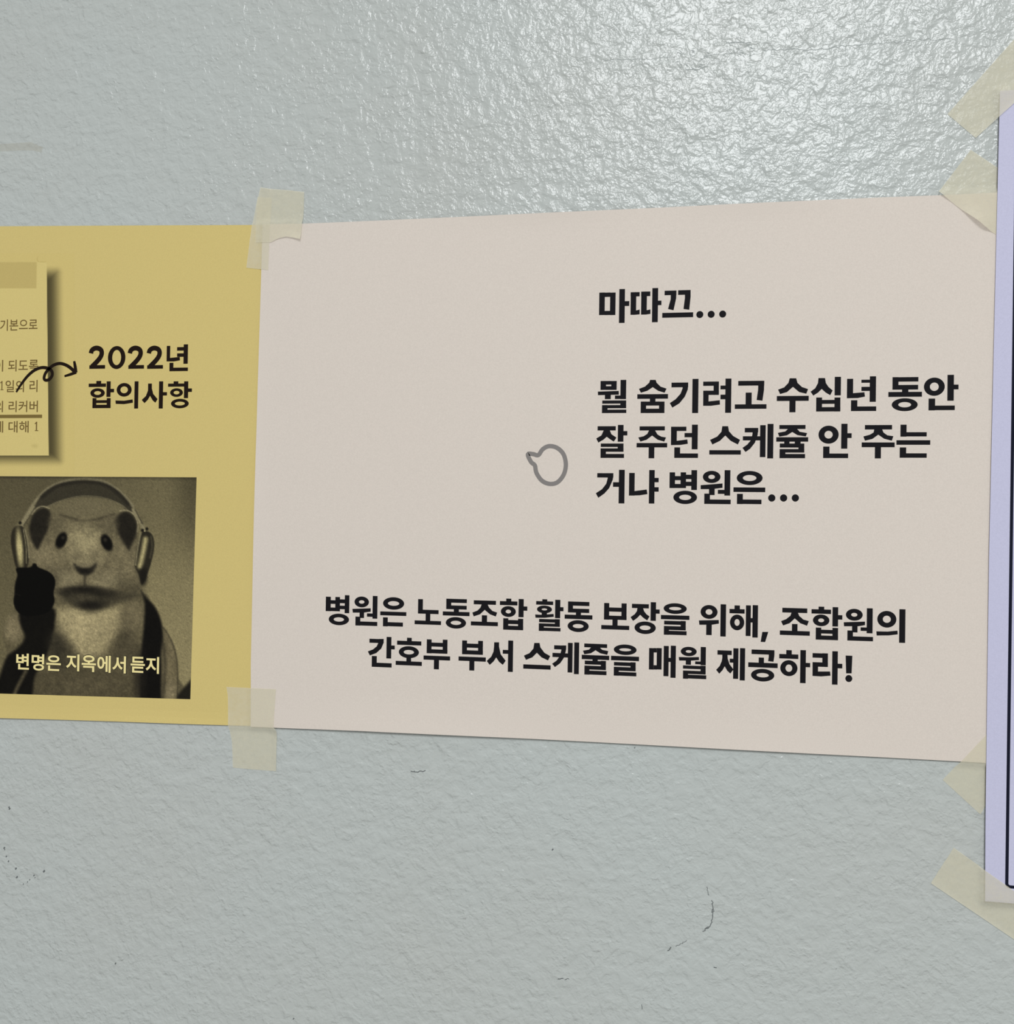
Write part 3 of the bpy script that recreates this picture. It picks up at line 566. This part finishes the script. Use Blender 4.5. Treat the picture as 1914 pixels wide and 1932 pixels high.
    return C + 0.18 * (C.mean(2, keepdims=True) - C)
V2 = (0, 880, 3.716)
tag(grid_print('hamster_photo', [(-110, 68), (1382, 77), (1338, 1631), (-110, 1588)], 230, 240, V2, HY + 0.04, hamster, yellow, M_YPRINT),
    'dim monochrome photo print of a hamster in headphones raising a black-gloved paw')
YS = np.array([194, 176, 112.])
def note(X, Y):
    P = Paint(X, Y, YS)
    # the note's drop shadow is itself printed
    sh = sstep(0.5 - pdist(X, Y, [-400, 440, 412, 440, 428, 1790, -400, 1790]) / 120)
    P.C *= (1 - 0.60 * sh)[..., None]
    edge = pdist(X, Y, [-400, 366, 341, 366, 356, 1759, -400, 1759])
    P.lay(sstep(0.5 - edge / 4), np.array([198, 181, 117.]))
    P.lay(sstep(0.5 - np.abs(X - (341 + (Y - 366) * 0.0108) + 3) / 5) * (edge < 0), np.array([214, 198, 136.]))
    P.lay(sstep(0.5 - pdist(X, Y, [-400, 364, 270, 364, 267, 553, -400, 553]) / 6) * 0.8, np.array([176, 158, 98.]))
    P.line([277, 325, 279, 358, 335, 361], 3, (160, 140, 80), 2, 0.7)
    P.oval(255, 1690, 22, 14, (176, 160, 100), 0.7, 0.5)
    return P.C
tag(grid_print('printed_note', [(-130, 300), (540, 300), (540, 1892), (-130, 1892)], 150, 330, V1, HY + 0.02, note, yellow, M_YPRINT),
    'printed picture of a pinned note with soft printed drop shadow')
for txt, box in (('기본으로', (5, 775, 275, 858)), ('이 되도록', (-32, 1068, 281, 1152)), ('일의 리', (44, 1215, 275, 1302)),
                 ('의 리커버', (-36, 1364, 277, 1446)), ('에 대해', (-40, 1510, 211, 1594))):
    set_type('note_text', txt, V1, box, M_NOTEINK, yellow, HY + 0.06, 0.008)
k = Ink(HY + 0.06); k.frame(*V1); k.draw('r -130 1465 307 1489'); k.build('underline', M_BARINK, yellow)
k = Ink(HY + 0.06); k.frame(*V1)
k.draw('r 15 1222 22 1286;p 6 1232 22 1221 22 1229 8 1239;r 8 1282 30 1287'); k.build('note_text', M_NOTEINK, yellow)
k = Ink(HY + 0.06); k.frame(*V1)
k.draw('r 264 1516 272 1581;p 255 1527 272 1514 272 1522 257 1534;r 256 1577 281 1582'); k.build('note_text', M_NOTEINK, yellow)
k = Ink(HY + 0.085); k.frame(*V1)
k.stroke(20, [122, 1302, 158, 1245, 205, 1185, 255, 1143, 305, 1125, 350, 1130, 378, 1150, 381, 1182, 360, 1210, 335, 1216, 323, 1203, 330, 1172, 352, 1140, 390, 1108, 435, 1095, 480, 1106, 520, 1132, 548, 1162], 5,
         taper=[0.6, 0.9, 1, 1, 1.1, 1, 1, 1, 1, 1, 1, 1, 1.1, 1.1])
k.stroke(22, [540, 1078, 547, 1115, 552, 1160], 4, taper=[0.7, 1, 1.1]); k.stroke(19, [556, 1158, 518, 1172, 470, 1187], 4, taper=[1, 1, 0.7])
tag(k.build('looped_arrow', M_BROWNINK, yellow), 'black hand-drawn arrow with a loop')
for txt, box in (('변명은', (118, 1315, 431, 1430)), ('지옥에서', (467, 1322, 886, 1442)), ('듣지', (919, 1332, 1119, 1449))):
    set_type('caption_outline', txt, V2, (box[0] - 5, box[1] - 5, box[2] + 5, box[3] + 5), M_CAPEDGE, yellow, HY + 0.055, 0.03)
    set_type('caption_text', txt, V2, box, M_CAPTION, yellow, HY + 0.075, 0.020)

# lilac notice: navy border with rounded corners
def notice_border():
    k = Ink(HL + 0.06)
    a = pl(1902.0, 1350); b = pl(1897.2, 1668)
    x0 = (a[0] + b[0]) / 2; y1 = pl(1900, 1670.5)[1]; x1 = L_LEFT[-1][0] + 202; y0 = L_LEFT[0][1] + 8
    x0t = pl(1914.6, 470)[0]; r = 1.2; w = 0.55
    def loop(d):
        out = []
        for cx_, cy_, a0 in ((x0 + r, y1 - r, 90), (x0t + r, y0 + r, 180), (x1 - r, y0 + r, 270), (x1 - r, y1 - r, 0)):
            for i in range(7):
                t = math.radians(a0 + i * 15); out.append((cx_ + (r + d) * math.cos(t), cy_ + (r + d) * math.sin(t)))
        return out
    k.quadstrip(loop(w), loop(-w), True)
    return k.build('border_line', M_NAVY, lilac)
notice_border()

# ------------------------------------------------------------------ masking tape
PAPERS = [(W_POLY, h_white), (Y_POLY, h_yellow), (L_POLY, h_lilac)]
def edge_dist(poly, x, y):
    d = 1e9; n = len(poly)
    for i in range(n):
        ax, ay = poly[i]; bx, by = poly[(i + 1) % n]; ex, ey = bx - ax, by - ay
        t = min(1, max(0, ((x - ax) * ex + (y - ay) * ey) / (ex * ex + ey * ey + 1e-9)))
        d = min(d, math.hypot(x - ax - t * ex, y - ay - t * ey))
    return d
def ground(x, y, skip):                            # height of whatever lies under the tape, tenting 2.5 mm past each paper edge
    h = 0.0
    for i, (poly, fn) in enumerate(PAPERS):
        if i in skip: continue
        if inside(poly, x, y): k_ = 1.0
        else:
            k_ = max(0.0, 1 - edge_dist(poly, x, y) / 2.5); k_ = k_ * k_ * (3 - 2 * k_)
        if k_ > 0: h = max(h, k_ * fn(x, y))
    return h
def rough_edge(a, b, n, amp):                      # a torn edge between two wall points
    p = along([a, b], n); d = np.array(b) - np.array(a); nn = np.array([-d[1], d[0]]) / np.hypot(*d)
    return p + np.r_[0, rng.normal(0, amp, n - 1), 0][:, None] * nn
def tape(label, top, right, bottom, left, skip=(), over=0.0, lift=None, group='masking tape pieces'):
    ext = lambda e: np.hypot(*np.diff(np.asarray(e, float), axis=0).T).sum()
    nu = max(6, int(ext(top) / 0.9)); nv = max(6, int(ext(left) / 0.9))
    g = coons(top, right, bottom, left, nu, nv)
    hh = np.empty((nv + 1, nu + 1))
    for j in range(nv + 1):
        for i in range(nu + 1):
            hh[j, i] = ground(g[j, i, 0], g[j, i, 1], skip) + 0.14 + over + (lift(i / nu, j / nv) if lift else 0)
    o = film('masking_tape', g, hh, M_TAPE)
    return tag(o, label, 'tape', group)
def z(ox, oy, s, *c): return pxs(*[(ox + v / s) if i % 2 == 0 else (oy + v / s) for i, v in enumerate(c)])
# narrow slanted strip over the seam, top
q = z(380, 320, 6.38, 680, 330, 850, 345, 815, 1216, 548, 1184, 615, 680, 590, 850)
tape('narrow slanted tape strip hanging down over the top of the poster seam', [q[0], q[1]], [q[1], q[2]], [q[3], q[2]], [q[0], q[4], q[5], q[3]], skip=(2,))
# upright piece with a torn lower edge
q = z(380, 320, 6.38, 715, 215, 850, 236, 1050, 250, 1243, 272, 1240, 480, 1225, 660, 1210, 852, 1130, 832, 1040, 816, 960, 832, 915, 848, 850, 884, 660, 884, 668, 420)
tape('upright tape piece with torn lower edge at the white poster\'s top left corner', q[0:4], q[3:7], [q[12]] + q[11:6:-1] + [q[6]], [q[0], q[13], q[12]], skip=(2,), over=0.10,
     lift=lambda u, v: 1.0 * max(0, v - 0.85) / 0.15 * max(0, u - 0.3) + 0.25 * max(0, (u - 0.92) / 0.08))
q = z(380, 1250, 6.38, 308, 290, 600, 303, 908, 316, 893, 560, 882, 770, 918, 800, 908, 1060, 904, 1306, 640, 1288, 382, 1264, 372, 960, 330, 750, 326, 400)
tape('square tape piece over the bottom of the seam between yellow and white posters', q[0:3], q[2:8], [q[9], q[8], q[7]], [q[0], q[12], q[11], q[10], q[9]], skip=(2,),
     lift=lambda u, v: 0.3 * max(0, (u - 0.9) / 0.1) * (v > 0.4) + 0.5 * math.exp(-((v - 0.52) / 0.05) ** 2) * max(0, (u - 0.8) / 0.2))
Zr = (1664, 50, 3.864); Zb = (1664, 1350, 3.864)
# tape under the lilac notice, at the white poster's right corners
q = z(*Zr, 650, 900, 835, 1022, 1010, 1140, 1010, 1655, 830, 1522, 740, 1470, 620, 1375, 410, 1212)
tape('tape piece with a lifted edge at the white poster\'s top right corner', [q[7]] + [q[0]], [q[0], q[1], q[2]], [q[3], q[2]], [q[7], q[6], q[5], q[4], q[3]], skip=(2,),
     lift=lambda u, v: 1.6 * max(0, 1 - u / 0.25) * (math.exp(-((v - 0.50) / 0.16) ** 2) + 0.5 * math.exp(-(v / 0.12) ** 2)) * max(0.0, min(1.0, (0.68 - v) / 0.10)))
q = z(*Zb, 445, 468, 760, 135, 845, 45, 990, 260, 720, 720)
tape('tape piece slipping under the lilac notice at the white poster\'s bottom right corner', [q[0], q[1], q[2]], [q[2], q[3]], [q[4], q[3]], [q[0], q[4]], skip=(2,))
# tape over the corners of the lilac notice
q = z(*Zr, 480, 640, 685, 814)
a = z(*Zr, 950, 112)[0]; b = z(*Zr, 966, 563)[0]
ext = lambda p, r_, k_: (p[0] + (r_[0] - p[0]) * k_, p[1] + (r_[1] - p[1]) * k_)
tape('long diagonal tape strip across the lilac notice\'s top left corner', [q[0], ext(q[0], a, 1.45)], [ext(q[0], a, 1.45), ext(q[1], b, 2.3)], [q[1], ext(q[1], b, 2.3)], rough_edge(q[0], q[1], 20, 0.02), over=0.05,
     lift=lambda u, v: 0.25 * max(0, (v - 0.93) / 0.07))
q = z(*Zb, 525, 962, 966, 1275, 358, 1220, 966, 1630)
tape('long diagonal tape strip across the lilac notice\'s bottom left corner', [q[0], ext(q[0], q[1], 1.25)], [ext(q[0], q[1], 1.25), ext(q[2], q[3], 1.12)], [q[2], ext(q[2], q[3], 1.12)], rough_edge(q[0], q[2], 20, 0.05), over=0.05,
     lift=lambda u, v: 0.2 * max(0, (v - 0.94) / 0.06))

# ------------------------------------------------------------------ marks on the wall
def mark(name, strokes, m, label, h=0.03):         # strokes: (width px, flat px list)
    k = Ink(h); k.frame(0, 0, 1)
    for w, p in strokes: k.stroke(w, p, 2)
    return tag(k.build(name, m, wall), label)
def jag(pts, n, amp):
    p = along(np.asarray(pts, float).reshape(-1, 2), n); p = p + rng.normal(0, amp, p.shape); return list(p.ravel())
mark('crack', [(0.9, jag([1140, 113, 1210, 112, 1275, 107], 26, 1.0)), (0.9, jag([1330, 105, 1370, 102, 1400, 99], 14, 1.0)), (1.2, jag([1440, 95, 1500, 92, 1530, 95, 1560, 92, 1600, 86, 1640, 83], 40, 0.9)), (0.9, jag([1640, 83, 1680, 81, 1720, 77, 1800, 73], 30, 1.0))], M_CRACK, 'hairline crack in the wall paint')
sc = []
for _ in range(46):
    a_, b_ = (1274, 1336) if rng.random() < 0.5 else (1368, 1420)
    x = rng.uniform(a_, b_); y = rng.uniform(94, 134) if a_ < 1300 else rng.uniform(80, 108)
    t = rng.uniform(-0.8, 0.8); l = rng.uniform(2.5, 8)
    sc.append((rng.uniform(0.8, 1.6), [x, y, x + l * 0.5 * math.cos(t), y + l * 0.5 * math.sin(t), x + l * math.cos(t + .3), y + l * math.sin(t + .3)]))
sc += [(1.5, jag([1294, 132, 1320, 131, 1336, 123], 12, 0.6)), (1.5, jag([1374, 80, 1418, 80], 12, 0.6))]
mark('scuff_mark', sc, M_CRACK, 'patch of scraped paint')
pm = [(1.5, jag([1345, 1698, 1346, 1716, 1343, 1738, 1338, 1750, 1327, 1756], 26, 1.0)), (1.0, jag([1334, 1672, 1338, 1690], 8, 0.8)), (2.0, jag([1343, 1722, 1346, 1715], 4, 0.6)), (2.0, jag([1330, 1753, 1337, 1748], 4, 0.6)),
      (1.8, jag([1260, 1794, 1268, 1788], 5, 0.8)), (1.0, jag([1276, 1786, 1296, 1774], 10, 0.9)), (1.6, jag([1053, 1847, 1064, 1846], 6, 0.6)), (1.2, jag([1066, 1848, 1073, 1847], 5, 0.5)), (1.6, jag([1347, 1825, 1353, 1826], 4, 0.4)), (1.2, [1211, 1895, 1212, 1900, 1212, 1904])]
mark('pencil_mark', pm, M_PENCIL, 'faint graphite scuffs low on the wall')
sp = []
for x, y, r in ((17, 1523, 2), (18, 1526, 2.5), (8, 1600, 2.5), (9, 1603, 1.5), (12, 1616, 2), (16, 1625, 2), (30, 1639, 2.6), (32, 1655, 2.6), (44, 1668, 1.5), (52, 1664, 1.6), (56, 1660, 1.6), (64, 1652, 2), (66, 1656, 1.4), (83, 1644, 3), (218, 1818, 2.2), (554, 1922, 2), (1043, 1603, 2.4), (1198, 1411, 1.6), (782, 1455, 1.5)):
    sp.append((r, [x - r * .4, y + r * .6, x, y, x + r * .5, y - r * .7]))
sp.append((1.6, jag([776, 1455, 786, 1457, 798, 1455, 803, 1453], 10, 0.6)))
mark('pencil_mark', sp, M_PENCIL, 'small dark specks on the wall paint')
g = coons(pxs(-40, 274, 0, 272, 30, 270, 58, 268, 82, 278), pxs(82, 278, 78, 288), pxs(-40, 288, 0, 286, 40, 284, 62, 284, 78, 288), pxs(-40, 274, -40, 288), 40, 6)
tag(film('adhesive_residue', g, np.full(g.shape[:2], 0.04), M_RESIDUE, wall), 'brownish smear of old tape glue')
